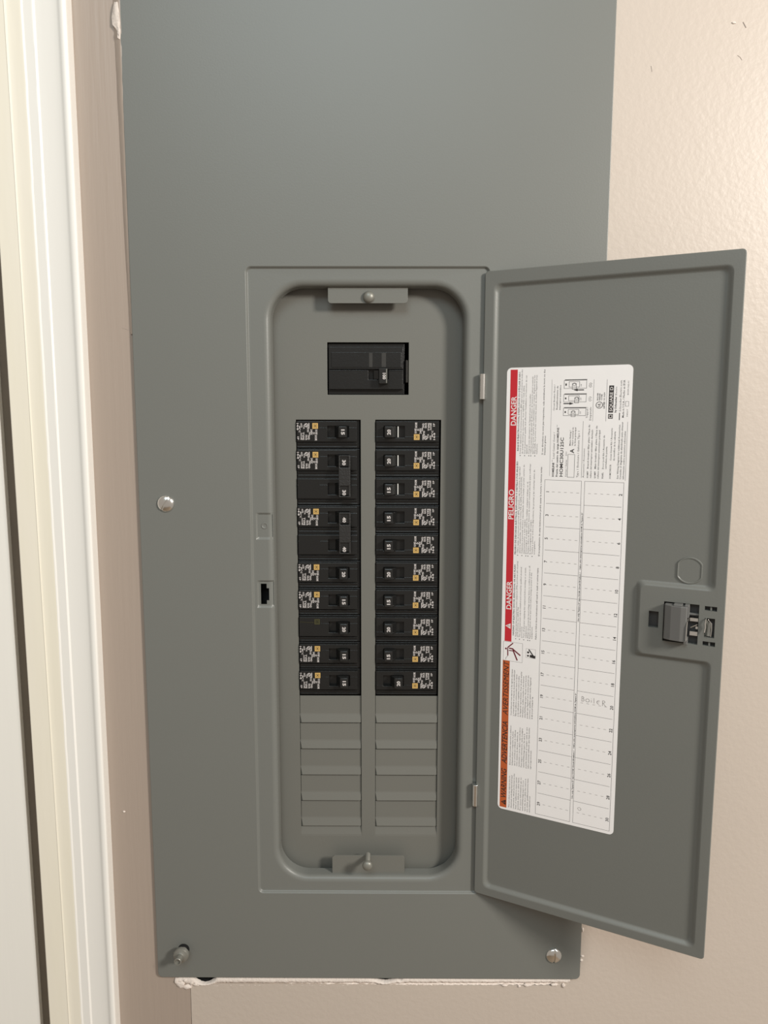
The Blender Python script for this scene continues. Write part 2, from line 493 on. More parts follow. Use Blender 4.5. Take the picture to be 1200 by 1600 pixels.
# --- dead front plate with breaker openings
XL = (-75.6, -18.2); XR = (-5.3, 53.0)
b = MB()
def dh(x, z):
    return (-47.3 < x < 24.1 and 21.9 < z < 67.1) or (-392.5 < z < 0 and (XL[0] < x < XL[1] or XR[0] < x < XR[1]))
b.plate([-99, XL[0], -47.3, XL[1], XR[0], 24.1, XR[1], 76], [-430, -392.5, 0, 21.9, 67.1, 119], dh, 20.0, 1.4)
dead = P('dead_front', b, ['steel2'], bevel=.25)
KZ = [-254.3, -280.8, -306.4, -332.2, -357.8, -383.4]
for col in (XL, XR):
    for i in range(5):
        zt, zb = KZ[i], KZ[i + 1]
        b = MB()
        top = 21.5
        pr = [(zt - .5, top), (zb + 9.2, top), (zb + 8.0, top - .15), (zb + .9, 19.7), (zb + .5, 19.9), (zb + .5, 20.9), (zb + 8.2, top + 1), (zt - .5, top + 1)]
        x0, x1 = col[0] + .25, col[1] - .25
        # sides of the bent lip draw in a little
        A = b.ring([(x0 + (1.4 if k in (3, 4) else 0), y, z) for k, (z, y) in enumerate(pr)])
        C = b.ring([(x1 - (1.4 if k in (3, 4) else 0), y, z) for k, (z, y) in enumerate(pr)])
        b.bridge(A, C); b.face(A[::-1]); b.face(C)
        P('knockout', b, ['steel2'], bevel=.2, parent=dead)
    b = MB()
    pr = [(KZ[5] - .4, 21.6), (-391.2, 20.1), (-392.6, 20.0), (-392.6, 21.2), (KZ[5] - .4, 22.6)]
    A = b.ring([(col[0], y, z) for z, y in pr]); C = b.ring([(col[1], y, z) for z, y in pr])
    b.bridge(A, C); b.face(A[::-1]); b.face(C)
    P('ramp', b, ['steel2'], parent=dead)
# mounting tabs
def tabplate(x0, x1, z0, z1, y0, y1, low):
    b = MB()
    r = 3.0
    pts = rpoly([(x0, z0, r if low else .2), (x1, z0, r if low else .2), (x1, z1, .2 if low else r), (x0, z1, .2 if low else r)], 5)
    A = b.ring([(x, y0, z) for x, z in pts]); C = b.ring([(x, y1, z) for x, z in pts])
    b.bridge(A, C); b.face(A[::-1]); b.face(C)
    return b
b = tabplate(-45.3, 22.6, 98.6, 113, 8.0, 9.3, True)
P('mounting_tab', b, ['steel2'], bevel=.3, parent=dead)
b = tabplate(-45.4, 22.3, -424, -405.6, 8.0, 9.3, False)
P('mounting_tab', b, ['steel2'], bevel=.55, parent=dead)
def dome(r, h, n=8):
    return [(r * .98, .6)] + [(r * math.cos(math.radians(90 * k / n)), -h * math.sin(math.radians(90 * k / n))) for k in range(n)] + [(r * .04, -h)]
b = MB(); b.lathe([(2.2, 14), (2.2, 1), *dome(4.9, 3.4)], 28); b.shift(-10.5, 7.2, 103.8)
P('tab_screw', b, ['dullzinc'], 40)
b = MB(); pr = [(1.9, 18)]
for k in range(8):
    y = 17 - k * 2.0; pr += [(2.5, y), (1.9, y - 1.0)]
b.lathe(pr + [(3.4, 1.2), *dome(4.7, 3.2)], 24); b.shift(-12.0, -7.6, -405.4)
P('tab_screw', b, ['dullzinc'], 40, label='loose lower tab screw standing out on its thread')
# hinge knuckles
for z0, z1 in ((17.6, 38.9), (-349.6, -329.2)):
    b = MB()
    pr = [(2.7 * math.cos(a), 2.7 * math.sin(a)) for a in [2 * math.pi * k / 16 for k in range(16)]]
    b.prism_z(pr, z0, z1); b.shift(86.4, -1.6, 0)
    b.box(86.2, 91.0, -.9, -.1, z0, z1)
    P('hinge_knuckle', b, ['zinc'], 40, .2)
# cover screws: domed heads with a slot
def slot_screw(x, z, ang, r=7.5, h=3.4):
    bm = bmesh.new(); t = MB(); t.lathe(dome(r, h, 9), 36)
    mm = t.mesh('t', [], (0, 0, 0)); bm.from_mesh(mm); bpy.data.meshes.remove(mm)
    hw = .00085
    for sx in (-hw, hw):
        bmesh.ops.bisect_plane(bm, geom=list(bm.verts) + list(bm.edges) + list(bm.faces), dist=1e-8, plane_co=(sx, 0, 0), plane_no=(1, 0, 0))
    fs = [f for f in bm.faces if abs(f.calc_center_median().x) < hw and f.calc_center_median().y < 0]
    ex = bmesh.ops.extrude_face_region(bm, geom=fs)
    bmesh.ops.delete(bm, geom=fs, context='FACES_ONLY')
    for v in [g for g in ex['geom'] if isinstance(g, bmesh.types.BMVert)]:
        v.co.y = max(v.co.y + .0013, -.0018) if v.co.y < -.0004 else v.co.y
    bmesh.ops.rotate(bm, cent=(0, 0, 0), matrix=Matrix.Rotation(math.radians(ang), 3, 'Y'), verts=bm.verts)
    bmesh.ops.translate(bm, vec=((x - CO[0]) * .001, 0, (z - CO[2]) * .001), verts=bm.verts)
    bmesh.ops.recalc_face_normals(bm, faces=bm.faces)
    me = bpy.data.meshes.new('cover_screw'); bm.to_mesh(me); bm.free(); me.materials.append(M['zinc'])
    for p in me.polygons: p.use_smooth = True
    me.set_sharp_from_angle(angle=math.radians(30))
    return link('cover_screw', me, panel)
slot_screw(-187.4, -72.6, 32)
slot_screw(163.4, -500.4, 4)
# loose captive screw, lower left corner
b = MB(); b.lathe([(3.2, 4), (3.2, -4.2), (6.2, -4.4), (7.2, -5.2), (7.2, -7.4), (6.6, -8.4), (3.9, -9.4), (3.5, -9.8), (3.4, -15.4), (3.0, -15.9), (2.4, -15.8), (2.2, -14.4), (.2, -14.2)], 28)
b.map(lambda p: (p[0] + p[1] * .10, p[1], p[2]))
b.shift(-185.6, 0, -496.6)
P('cover_screw', b, ['dullzinc'], 35, label='loose dull screw standing proud of the cover corner')
b = MB(); b.lathe([(5.4, .05), (5.4, -.06)], 24); b.shift(-185.6, 0, -495.6)
P('screw_hole_shade', b, ['void'])  # flat black disc: hole and shadow behind the screw, put in as colour
# steel box in the wall behind
b = MB()
x0, x1, z0, z1 = -191.5, 167.5, -533.6, 350
for q in ([(x0, 86, z0), (x1, 86, z0), (x1, 86, z1), (x0, 86, z1)], [(x0, 5, z0), (x0, 86, z0), (x0, 86, z1), (x0, 5, z1)], [(x1, 5, z0), (x1, 86, z0), (x1, 86, z1), (x1, 5, z1)], [(x0, 5, z0), (x1, 5, z0), (x1, 86, z0), (x0, 86, z0)], [(x0, 5, z1), (x1, 5, z1), (x1, 86, z1), (x0, 86, z1)]):
    b.poly(q)
P('enclosure_box', b, ['void'])

# ------------------------------------------------------------------ swung-open door (u along its width from the hinge, v height, w depth away from the viewer)
TH = 0.4529
HX, HY = 87.0, -1.0
cs, sn = math.cos(TH), math.sin(TH)
def D(u, v, w_=0.0):
    return (HX + cs * u + sn * w_, HY - sn * u + cs * w_, v)
def dmap(b):
    """b is built with x=u, y=w, z=v"""
    return b.map(lambda p: D(p[0], p[2], p[1]))
DEP = 2.6
outer = rrect(0, 196.8, -435.8, 123.3, 3.0, 5)
A = rpoly([(7.6, 113.4, 6), (7.6, -428.6, 6), (189.6, -428.6, 6), (189.6, -185.4, 5), (135.2, -185.4, 5), (135.2, -130.6, 5), (189.6, -130.6, 5), (189.6, 113.4, 6)], 7)
B = rpoly([(12.2, 108.8, 5), (12.2, -424.0, 5), (185.0, -424.0, 5), (185.0, -190.0, 5), (130.6, -190.0, 5), (130.6, -126.0, 5), (185.0, -126.0, 5), (185.0, 108.8, 5)], 7)
HOLES = [(141.8, 149.2, -163.8, -150.5), (152.8, 178.6, -173.6, -141.6), (183.0, 190.2, -166.8, -151.4), (182.5, 191.2, -145.6, -142.0), (182.3, 191.2, -173.6, -170.0)]
bm = bmesh.new()
def loop(pts, w_):
    vs = [bm.verts.new((u, w_, v)) for u, v in pts]
    es = [bm.edges.new((vs[i], vs[(i + 1) % len(vs)])) for i in range(len(vs))]
    return vs, es
def ebridge(a, c):
    for i in range(len(a)):
        j = (i + 1) % len(a)
        bm.faces.new((a[i], a[j], c[j], c[i]))
in_o = rrect(.5, 196.3, -435.3, 122.8, 2.5, 5)
o1, oe = loop(in_o, 0)
prev, ae = loop(A, 0)
hl = [loop([(x0, z0), (x1, z0), (x1, z1), (x0, z1)], 0) for x0, x1, z0, z1 in HOLES]
bmesh.ops.triangle_fill(bm, use_beauty=True, edges=oe + ae + [e for _, es in hl for e in es], normal=(0, -1, 0))
NS = 7
for k in range(1, NS + 1):
    t = k / NS
    s = DEP * (.5 - .5 * math.cos(math.pi * t))
    cur, ce = loop([((1 - t) * a[0] + t * c[0], (1 - t) * a[1] + t * c[1]) for a, c in zip(A, B)], s)
    ebridge(prev, cur); prev = cur
bmesh.ops.triangle_fill(bm, use_beauty=True, edges=ce, normal=(0, -1, 0))
o2, _ = loop(outer, .5); o3, oe3 = loop(outer, 4.2)
ebridge(o1, o2); ebridge(o2, o3)
hb = []
for (vs, es), (x0, x1, z0, z1) in zip(hl, HOLES):
    q, qe = loop([(x0, z0), (x1, z0), (x1, z1), (x0, z1)], 4.2); ebridge(vs, q); hb += qe
bmesh.ops.triangle_fill(bm, use_beauty=True, edges=oe3 + hb, normal=(0, 1, 0))
for v in bm.verts:
    x, y, z = D(v.co.x, v.co.z, v.co.y)
    v.co = Vector((x - CO[0], y - CO[1], z - CO[2])) * .001
bmesh.ops.recalc_face_normals(bm, faces=bm.faces)
me = bpy.data.meshes.new('door'); bm.to_mesh(me); bm.free()
me.materials.append(M['steel'])
for p in me.polygons: p.use_smooth = True
me.set_sharp_from_angle(angle=math.radians(32))
door = link('door', me, panel, None, True)
door['label'] = 'narrow grey door swung open to the right'
def DP(name, b, mats, smooth=None, bevel=None, label=None):
    o = link(name, dmap(b).mesh(name, mats, CO, smooth), door, bevel)
    if label: o['label'] = label
    return o
# lock knockout: disc with two flats
b = MB()
pts = []
for k in range(48):
    a = 2 * math.pi * k / 48
    pts.append((max(-8.9, min(8.9, 10.4 * math.cos(a))), 10.4 * math.sin(a)))
A1 = b.ring([(170.1 + x * 1.03, DEP, -115.8 + z * 1.03) for x, z in pts]); A2 = b.ring([(170.1 + x, DEP - .75, -115.8 + z) for x, z in pts])
A3 = b.ring([(170.1 + x * .93, DEP - .75, -115.8 + z * .93) for x, z in pts]); A4 = b.ring([(170.1 + x * .89, DEP - .35, -115.8 + z * .89) for x, z in pts])
b.bridge(A1, A2); b.bridge(A2, A3); b.bridge(A3, A4); b.face(A4)
DP('lock_knockout', b, ['steel'], 40)
# latch: cup on the outside of the door, housing on the inside, spring clips
b = MB()
b.plate([138, 194], [-178, -137], lambda x, z: False, 4.3, 1.2)
b.plate([138, 140, 192, 194], [-178, -176, -139, -137], lambda x, z: 140 < x < 192 and -176 < z < -139, 4.4, 6)
b.plate([139, 193], [-177, -138], lambda x, z: False, 9.0, 1.2)
DP('latch_handle', b, ['darkplast'])
b = MB()
b.prism_z([(153.7, 4.5), (153.7, -3.2), (154.3, -4.8), (158.8, -7.0), (166, -8.2), (170.2, -7.8), (170.6, -7.0), (170.6, 4.5)], -170.6, -142.9)
b.box(160.3, 166.8, -6.6, 4.5, -143.0, -141.9)
b.box(168.4, 171.8, -5.6, 4.5, -151.8, -141.8)
b.box(171.0, 178.6, .8, 4.5, -150.6, -149.0)
b.box(168.6, 171.6, -5.2, 4.5, -173.2, -168.2)
DP('latch_housing', b, ['plast'], bevel=.45)
b = MB()
b.box(172.3, 178.2, .4, 3.8, -155.2, -152.6); b.box(172.6, 178.2, .4, 3.8, -166.6, -163.4); b.box(176.6, 178.2, 1.6, 4.2, -161.4, -159.4)
b.tube([(171.6, 2.5, -152.6), (171.4, -3, -153.2), (171.0, -7.6, -154.4), (170.9, -8.3, -158), (170.7, -8.4, -169.0), (171.2, -4, -169.6)], .42)
b.tube([(173, .8, -160.4), (177.8, .8, -157.6)], .4)
DP('latch_spring', b, ['zinc'], 40)
b = MB()
b.poly([(183.4, 2.8, -153), (187.6, -.4, -155.4), (187.2, -.4, -165.4), (183.0, 2.8, -166.4)])
b.tube([(184.0, 2.5, -150.6), (183.9, -1.2, -152.4), (183.5, -1.7, -155.4), (183.7, -1.3, -158.8), (183.2, -1.9, -162.6)], .55)
b.tube([(185.3, -.6, -152.2), (188.0, -1.0, -155.2), (188.2, -1.0, -160), (187.8, -.8, -165.6)], .34)
DP('latch_clip', b, ['zinc'], 40)
for z0, z1 in ((-145.5, -142.1), (-173.5, -170.1)):
    b = MB(); b.box(186.3, 187.6, 1.0, 4.6, z0, z1)
    DP('slot_bridge', b, ['steel'], bevel=.2)

# ------------------------------------------------------------------ instruction label on the door (page: 392 x 101.5, reads upwards)
LU, LV = 20.0, -348.5
def page_to(b, w_, flat=True):
    return b.map(lambda p: D(LU + p[1], LV + p[0], w_))
def LP(name, b, mat_, off, label=None):
    me = page_to(b, DEP - off).mesh(name, [mat_], CO, fix=False)
    o = link(name, me, door)
    if label: o['label'] = label
    return o
b = MB()
pts = rrect(0, 392.0, 0, 101.6, 4.0, 6)
T1 = b.ring([D(LU + y, LV + x, DEP - .01) for x, y in pts]); T2 = b.ring([D(LU + y, LV + x, DEP - .15) for x, y in pts])
b.bridge(T1, T2); b.face(T2)
P('instruction_label', b, ['paper'], parent=door, label='white instruction and circuit directory label on the door')
OF = .20
pg = Page(); pg.rect(156.3, 390.4, 3.1, 9.2); LP('danger_band', pg, 'red', OF, 'red danger band')
pg = Page(); pg.rect(1.9, 138.8, 1.9, 8.2); LP('warning_band', pg, 'orange', OF, 'orange warning band')
for x, y, s_, wd in ((344.0, 8.6, 'DANGER', 24.4), (264.2, 8.3, 'PELIGRO', 25.6), (185.0, 8.3, 'DANGER', 25.0)):
    pg = Page(); pg.text(x, y, s_, 4.4, wd, bold=.018, res=3); LP('danger_lettering', pg, 'whitep', OF + .05)
pg = Page(); pg.poly([(167.6, 8.2, 0), (172.6, 8.2, 0), (170.1, 3.5, 0)]); LP('danger_triangle', pg, 'whitep', OF + .05)
pg = Page(); pg.rect(169.85, 170.4, 5.2, 7.0); pg.rect(169.85, 170.4, 7.3, 7.8); LP('danger_mark', pg, 'red', OF + .1)
for x, s_, wd in ((11.2, 'WARNING', 27.6), (43.2, 'ADVERTENCIA', 39.6), (88.6, 'AVERTISSEMENT', 49.8)):
    pg = Page(); pg.text(x, 7.5, s_, 4.7, wd, bold=0 if s_[1] == 'V' else .010, shear=.25, res=3); LP('warning_lettering', pg, 'txt', OF + .05)
pg = Page(); pg.poly([(4.2, 7.5, 0), (9.3, 7.5, 0), (6.75, 3.0, 0)]); LP('warning_triangle', pg, 'txt', OF + .05)
pg = Page(); pg.rect(6.5, 7.0, 4.7, 6.4); pg.rect(6.5, 7.0, 6.7, 7.15); LP('warning_mark', pg, 'orange', OF + .1)

# fine print
fp = Page()
H = 1.15
def para(x, ys, lines, widths, h=H, bold=.0):
    for y, l, wd in zip(ys, lines, widths):
        if l: fp.text(x, y, l, h, wd, bold=bold)
fp.text(322.8, 11.6, "RISQUE D'\u00c9LECTROCUTION, D'EXPLOSION OU D'\u00c9CLAIR D'ARC", 1.35, 65.6, bold=.02)
para(320.4, [13.5, 15.4, 17.3, 19.0, 20.9, 22.6, 24.2, 25.9, 27.6], ["Portez un \u00e9quipement de protection personnelle (\u00c9PP) appropri\u00e9 et observez les m\u00e9thodes", "de travail \u00e9lectrique s\u00e9curitaire. Voir NFPA 70E / CSA Z462.", "Seul un personnel qualifi\u00e9 doit effectuer l'installation et l'entretien de cet", "appareil.", "Coupez toute alimentation de l'appareil avant d'y travailler.", "Utilisez toujours un dispositif de d\u00e9tection de tension \u00e0 valeur nominale", "appropri\u00e9e pour s'assurer que l'alimentation est coup\u00e9e. Replacez tous les", "dispositifs, les portes et les couvercles avant de mettre l'appareil sous", "tension."], [70, 57, 65, 8, 50, 64, 65, 65, 9])
for y in (13.0, 16.8, 20.4, 22.1, 25.5): fp.disc(318.9, y, .42, n=10)
para(320.0, [32.4, 34.4], ["Si ces directives ne sont pas respect\u00e9es, cela entra\u00eenera la mort ou des", "blessures graves."], [70, 16], 1.3, .01)
fp.text(234.0, 11.4, "PELIGRO DE DESCARGA EL\u00c9CTRICA, EXPLOSI\u00d3N O DESTELLO POR ARQUEO", 1.35, 80.0, bold=.02)
para(235.2, [13.4, 15.2, 17.1, 18.9, 20.6, 22.4, 24.2, 26.0, 27.8], ["Utilice equipo de protecci\u00f3n personal (EPP) apropiado y siga las pr\u00e1cticas de seguridad", "el\u00e9ctrica establecidas. Consulte la norma 70E de NFPA y NOM-029-STPS.", "Solamente el personal el\u00e9ctrico especializado deber\u00e1 instalar y prestar servicio de", "mantenimiento a este equipo.", "Desenergice el equipo antes de realizar cualquier trabajo en \u00e9l.", "Siempre utilice un dispositivo detector de tensi\u00f3n nominal adecuado para confirmar", "la desenergizaci\u00f3n del equipo.", "Vuelva a colocar todos los dispositivos, las puertas y las cubiertas antes de", "energizarlo."], [74, 66, 76, 30, 62, 77, 30, 72, 12])
for y in (12.9, 16.6, 20.1, 21.9, 25.5): fp.disc(233.4, y, .42, n=10)
para(234.2, [32.0], ["El incumplimiento de estas instrucciones podr\u00e1 causar la muerte o lesiones serias."], [76], 1.3, .01)
fp.text(162.3, 11.4, "HAZARD OF ELECTRIC SHOCK, EXPLOSION, OR ARC FLASH", 1.35, 62.6, bold=.02)
para(161.2, [13.5, 15.1, 16.9, 18.6, 20.6, 22.4, 24.2, 25.9, 27.6], ["Apply appropriate personal protective equipment (PPE) and follow safe electrical", "work practices. See NFPA 70E.", "This equipment must only be installed and serviced by qualified electrical", "personnel.", "Turn off all power supplying this equipment before working on or inside", "equipment.", "Always use a properly rated voltage sensing device to confirm power is off.", "Replace all devices, doors and covers before turning on power to this", "equipment."], [67, 27, 62, 10, 62, 11, 64, 58, 11])
for y in (13.0, 16.4, 20.1, 23.7, 25.4): fp.disc(159.5, y, .42, n=10)
para(161.2, [31.3], ["Failure to follow these instructions will result in death or serious injury."], [63], 1.3, .01)
random.seed(11)
w1 = ["This product can expose you to", "chemicals including lead and lead", "compounds, which are known to the", "State of California to cause cancer", "and birth defects or other harm.", "For more information go to", "www.P65Warnings.ca.gov. Do not", "open the door while the unit is in", "use unless qualified persons have", "made the equipment safe to touch"]
w2 = ["Este producto puede exponerle a qu\u00edmicos", "incluyendo plomo y compuestos de plomo", "que es conocido por el Estado de California", "como causante de c\u00e1ncer y defectos de", "nacimiento u otros da\u00f1os reproductivos.", "Para mayor informaci\u00f3n, visite la p\u00e1gina", "www.P65Warnings.ca.gov. No abra la", "puerta mientras el equipo est\u00e1 en uso", "salvo personal calificado que haya hecho", "seguro el equipo antes de tocarlo"]
w3 = ["Ce produit peut vous exposer \u00e0 des agents chimiques", "y compris plomb et compos\u00e9s de plomb identifi\u00e9s par", "l'\u00c9tat de Californie comme pouvant causer le cancer", "et des malformations cong\u00e9nitales ou autres troubles", "de l'appareil reproducteur. Pour de plus amples", "informations, veuillez consulter le site internet", "www.P65Warnings.ca.gov. Ne pas ouvrir la porte", "pendant que l'appareil est en service sauf par une", "personne qualifi\u00e9e ayant rendu l'appareil", "s\u00e9curitaire"]
for x, lines, wmax in ((2.6, w1, 33.6), (43.2, w2, 38.0), (89.2, w3, 45.2)):
    for i, l in enumerate(lines):
        fp.text(x, 11.0 + i * 2.08, l, 1.15, wmax * random.uniform(.82, 1.0) if i < 9 else wmax * .45, bold=.006)
tag(LP('fine_print', fp, 'grey', OF), kind='stuff')

# heading block and data block
hp = Page()
hp.text(302.0, 42.0, 'HOMELINE', 1.6, 11.6, bold=.03); hp.text(314.2, 40.6, 'TM', .6, 1.6); hp.text(317.0, 42.0, 'Load Center Cover /', 1.5, 21.6)
hp.text(302.1, 45.1, 'Frente del centro de carga HOMELINE', 1.6, 40.4, bold=.02); hp.text(343.0, 43.8, 'TM', .6, 1.6)
hp.text(302.3, 49.2, 'HOMC30U125C', 2.6, 32.2, bold=.016, res=3)
hp.text(302.3, 52.4, 'Series / Serie:', 1.3, 14.2); hp.text(319.6, 52.2, 'S01', 1.1, 3.2)
hp.frame(302.0, 320.8, 53.1, 58.6, .25)
hp.text(321.8, 57.9, 'A', 3.2, 3.6, bold=.02, res=3)
hp.text(327.9, 55.0, 'Mains Rating /', 1.1, 12.6, bold=.01); hp.text(327.9, 57.0, 'Valor nominal de', 1.1, 15, bold=.01); hp.text(327.9, 59.0, 'la l\u00ednea principal', 1.1, 14.8, bold=.01)
hp.text(302.0, 62.0, 'Type 1 Enclosure / Gabinete Tipo 1', 1.5, 37.8)
hp.line([(302, 64.5), (347.8, 64.5)], .2)
hp.text(302.1, 66.6, 'Accessories / Accesorios', 1.3, 23.6)
for x, y, s_, wd in ((302, 70.0, 'HOMFP', 5.6), (309.6, 70.0, 'Branch breaker filler plate / Placa de', 35.4), (302, 72.5, 'relleno del interruptor autom\u00e1tico derivado', 39.2), (301.8, 75.9, 'QOMFP', 5.8), (309.6, 75.9, 'Main breaker filler plate / Placa de', 34.6), (301.8, 78.3, 'relleno del interruptor autom\u00e1tico principal', 38.8), (301.9, 82.0, 'PK4FL', 5), (309.6, 82.0, 'Door Lock Kit / Accesorio de', 27), (309.6, 84.2, 'cerradura de puerta', 18), (302, 87.8, 'HOMCVRSCR', 11.4), (316.5, 87.8, 'Cover Screw Kit / Accesorio', 26), (316.5, 90.3, 'de tornillos de la cubierta', 23.2), (302, 93.6, 'See Wiring Diagram for additional Accessories.', 43.4), (301.8, 95.7, 'Consulte el diagrama de alambrado para obtener', 45.6), (301.9, 98.0, 'informaci\u00f3n sobre accesorios adicionales.', 38.6)):
    hp.text(x, y, s_, 1.25, wd, bold=.008)
hp.line([(300.9, 99.1), (347.4, 99.1)], .18); hp.line([(347.8, 71.9), (381, 71.9)], .18); hp.line([(347.9, 82.2), (380.8, 82.2)], .18)
hp.line([(302.6, 38.4), (381.6, 38.2)], .14)
hp.text(356.4, 41.0, 'Circuit Breaker Reset /', 1.2, 21); hp.text(357.2, 43.4, 'Restablecimiento de', 1.2, 19.2, bold=.01); hp.text(356.9, 45.8, 'interruptor autom\u00e1tico', 1.2, 20.2, bold=.01)
for (xa, xb, toggled) in ((374.2, 380.6, 2), (363.3, 369.3, 1), (352.3, 358.3, 0)):
    hp.frame(xa, xb, 48.2, 66.2, .25); hp.line([(xb + .5, 48.8), (xb + .5, 66.4)], .5)
    hp.rect(xa + 2.2, xb - 2.4, 49.2, 50.3)
    c = (54.6, 58.6, 56.4)[(0, 1, 2)[toggled]] if toggled != 0 else 56.2
    hp.frame(xa + 1.0, xb - 1.0, 52.2, 60.6, .25)
    hp.frame(xa - .8, xb - 2.6, c - 1.6, c + 1.6, .28); hp.disc((xa + xb) / 2, c, 1.3, n=12, ri=1.05)
    hp.text(xa + 1.2, 62.4, 'OFF', .9, 2.2)
for y0, y1, x in ((48.3, 56.4, 362.0), (64.0, 55.8, 372.9)):
    sgn = 1 if y1 > y0 else -1
    hp.line([(x, y0), (x, y1 - sgn * 3)], .8); hp.poly([(x - 1.0, y1 - sgn * 3.4, 0), (x + 1.0, y1 - sgn * 3.4, 0), (x, y1, 0)])
hp.text(374.8, 70.0, '(2)', 2.0, 3.6); hp.text(363.8, 70.0, '(1)', 2.0, 3.6)
hp.text(350.3, 68.0, 'Tripped /', 1.4, 8.8); hp.text(348.6, 70.6, 'Disparado', 1.4, 10.6)
hp.disc(360.7, 76.7, 2.75, n=26, ri=2.3); hp.text(359.1, 77.6, 'UL', 2.0, 3.0, bold=.03, shear=.15); hp.text(357.9, 81.0, 'LISTED', 1.2, 5.6, bold=.03)
for y, s_, wd in ((75.7, 'ENCLOSED', 5.9), (77.3, 'PANELBOARD', 5.6), (78.9, 'COVER', 5.0), (80.9, 'NO. E-6294', 6.2)):
    hp.text(364.4, y, s_, 1.0, wd, bold=.02)
hp.rect(354.7, 376.0, 83.9, 87.6); hp.rect(349.9, 353.6, 83.9, 87.5)
hp.text(354.8, 90.0, 'by Schneider', 1.4, 12.6, bold=.03); hp.text(368.4, 90.0, 'Electric', 1.3, 6.6)
hp.rect(348.8, 354.6, 92.3, 92.9); hp.text(355.6, 93.6, 'Schneider-Electric.com', 1.5, 24.2)
hp.text(350.7, 96.0, 'Made in U.S.A. / Hecho en EUA', 1.5, 29.4, bold=.008)
hp.text(351.4, 99.0, '7/4/2017', 1.0, 5.8); hp.frame(359.6, 363.4, 96.9, 99.2, .2); hp.text(368.4, 99.0, '80399-962-01', 1.1, 10.8)
LP('data_lettering', hp, 'txt', OF)
pg = Page(); pg.text(355.6, 86.9, 'SQUARE D', 2.3, 19.4, bold=.012, res=2); pg.frame(350.7, 352.8, 84.7, 86.7, .45)
LP('logo_lettering', pg, 'whitep', OF + .05)

# pictograms
pg = Page(); pg.frame(138.7, 155.9, 2.2, 19.3, .16)
pg.line([(139.6, 4.4), (141.4, 4.7), (142.4, 5.9), (143.5, 6.2)], .25)
pg.frame(144.0, 152.0, 22.5, 30.8, .12)
LP('pictogram_frame', pg, 'grey', OF)
pg = Page()
pg.disc(149.5, 4.5, .85)
for pts, wd in (([(155.0, 10.6), (150.8, 6.2)], .95), ([(150.4, 6.2), (148.0, 6.0)], .8), ([(150.2, 7.6), (150.0, 10.8)], 1.1), ([(148.2, 7.4), (148.2, 10.4)], .8), ([(149.8, 10.6), (145.1, 17.2)], 1.15), ([(148.6, 11.0), (140.4, 14.7)], 1.15), ([(148.2, 6.2), (143.6, 6.3)], .9)):
    pg.line(pts, wd)
LP('shock_pictogram', pg, 'maroon', OF + .03, 'dark red figure struck by a spark')
pg = Page()
pg.disc(148.8, 24.4, .95); pg.disc(145.8, 24.3, .85); pg.poly([(144.1, 30.6, 0), (146.4, 30.8, 0), (147.0, 26.0, 0), (144.6, 25.8, 0)]); pg.line([(151.3, 25.0), (146.4, 28.8)], 1.0)
LP('manual_pictogram', pg, 'txt', OF + .03)

# circuit directory grid
gp = Page(); dp = Page()
PX0, PX1 = 2.9, 299.2
gp.frame(PX0, PX1, 34.6, 64.8, .22); gp.frame(PX0, PX1, 67.4, 98.2, .22)
RH = (PX1 - PX0) / 15
for i in range(15):
    xt = PX1 - i * RH
    if i:
        gp.line([(xt, 36.2), (xt, 64.8)], .22); gp.line([(xt, 67.4), (xt, 96.9)], .22)
    xm = xt - RH / 2
    for k in range(5):
        dp.line([(xm, 41.0 + k * 5.0), (xm, 43.0 + k * 5.0)], .28)
        dp.line([(xm, 70.6 + k * 4.9), (xm, 72.5 + k * 4.9)], .28)
    for n_, y in ((2 * i + 1, 38.4), (2 * i + 2, 97.2)):
        npg = Page(); npg.text(xm, y, str(n_), 2.5, None, bold=.012, res=2, align='C'); LP('circuit_number', npg, 'txt', OF + .02)
gpo = LP('directory_grid', gp, 'grey', OF)
LP('directory_dashes', dp, 'pencil', OF + .02)
for x0, x1 in ((24.4, 119.2), (181.3, 273.3)):
    sp = Page()
    wd = (x1 - x0)
    sp.text(x0, 66.7, "Use only 'Square D' type HOM Circuit Breakers /", 1.05, wd * .46, bold=.025)
    sp.text(x0 + wd * .48, 66.7, "Utilice s\u00f3lo interruptores autom\u00e1ticos HOM de 'Square D'", 1.05, wd * .52, bold=.025)
    LP('strip_lettering', sp, 'txt', OF + .02)
# handwriting: BOILER beside 20, a faint mark beside 30.  h(x right along photo, y down in photo) -> page
hw = Page()
def stroke(pts, x0, y0, s, wd=.32):
    # photo-upright handwriting: right = +page y, up = +page x
    hw.line([(x0 + q * s, y0 + p * s) for p, q in pts], wd)
def arc(cx, cy, rx, ry, a0, a1, n=10):
    return [(cx + rx * math.cos(math.radians(a0 + (a1 - a0) * k / n)), cy + ry * math.sin(math.radians(a0 + (a1 - a0) * k / n))) for k in range(n + 1)]
bx, by = 113.2, 71.2
stroke([(0.3, 0), (0.2, 4.0)], bx, by, 1); stroke([(0.2, 4.0)] + arc(.8, 3.1, 1.0, .9, 90, -90) + arc(.9, 1.1, 1.3, 1.1, 90, -90) + [(.1, 0)], bx, by, 1)
stroke(arc(5.0, 1.3, 1.5, 1.4, 80, 440, 14), bx, by, 1)
stroke([(8.2, .1), (8.1, 2.0)], bx, by, 1); stroke([(8.1, 3.0), (8.15, 3.3)], bx, by, 1)
stroke([(10.4, -.3), (10.2, 4.2)], bx, by, 1)
stroke(arc(14.1, 1.2, 1.4, 1.5, 60, 290, 12), bx, by, 1); stroke([(12.9, 1.4), (14.6, 1.6)], bx, by, 1)
stroke([(17.4, -1.2), (17.3, 3.2)] + arc(18.0, 2.3, 1.2, 1.0, 90, -90) + [(17.6, 1.2), (20.2, -1.6)], bx, by, 1)
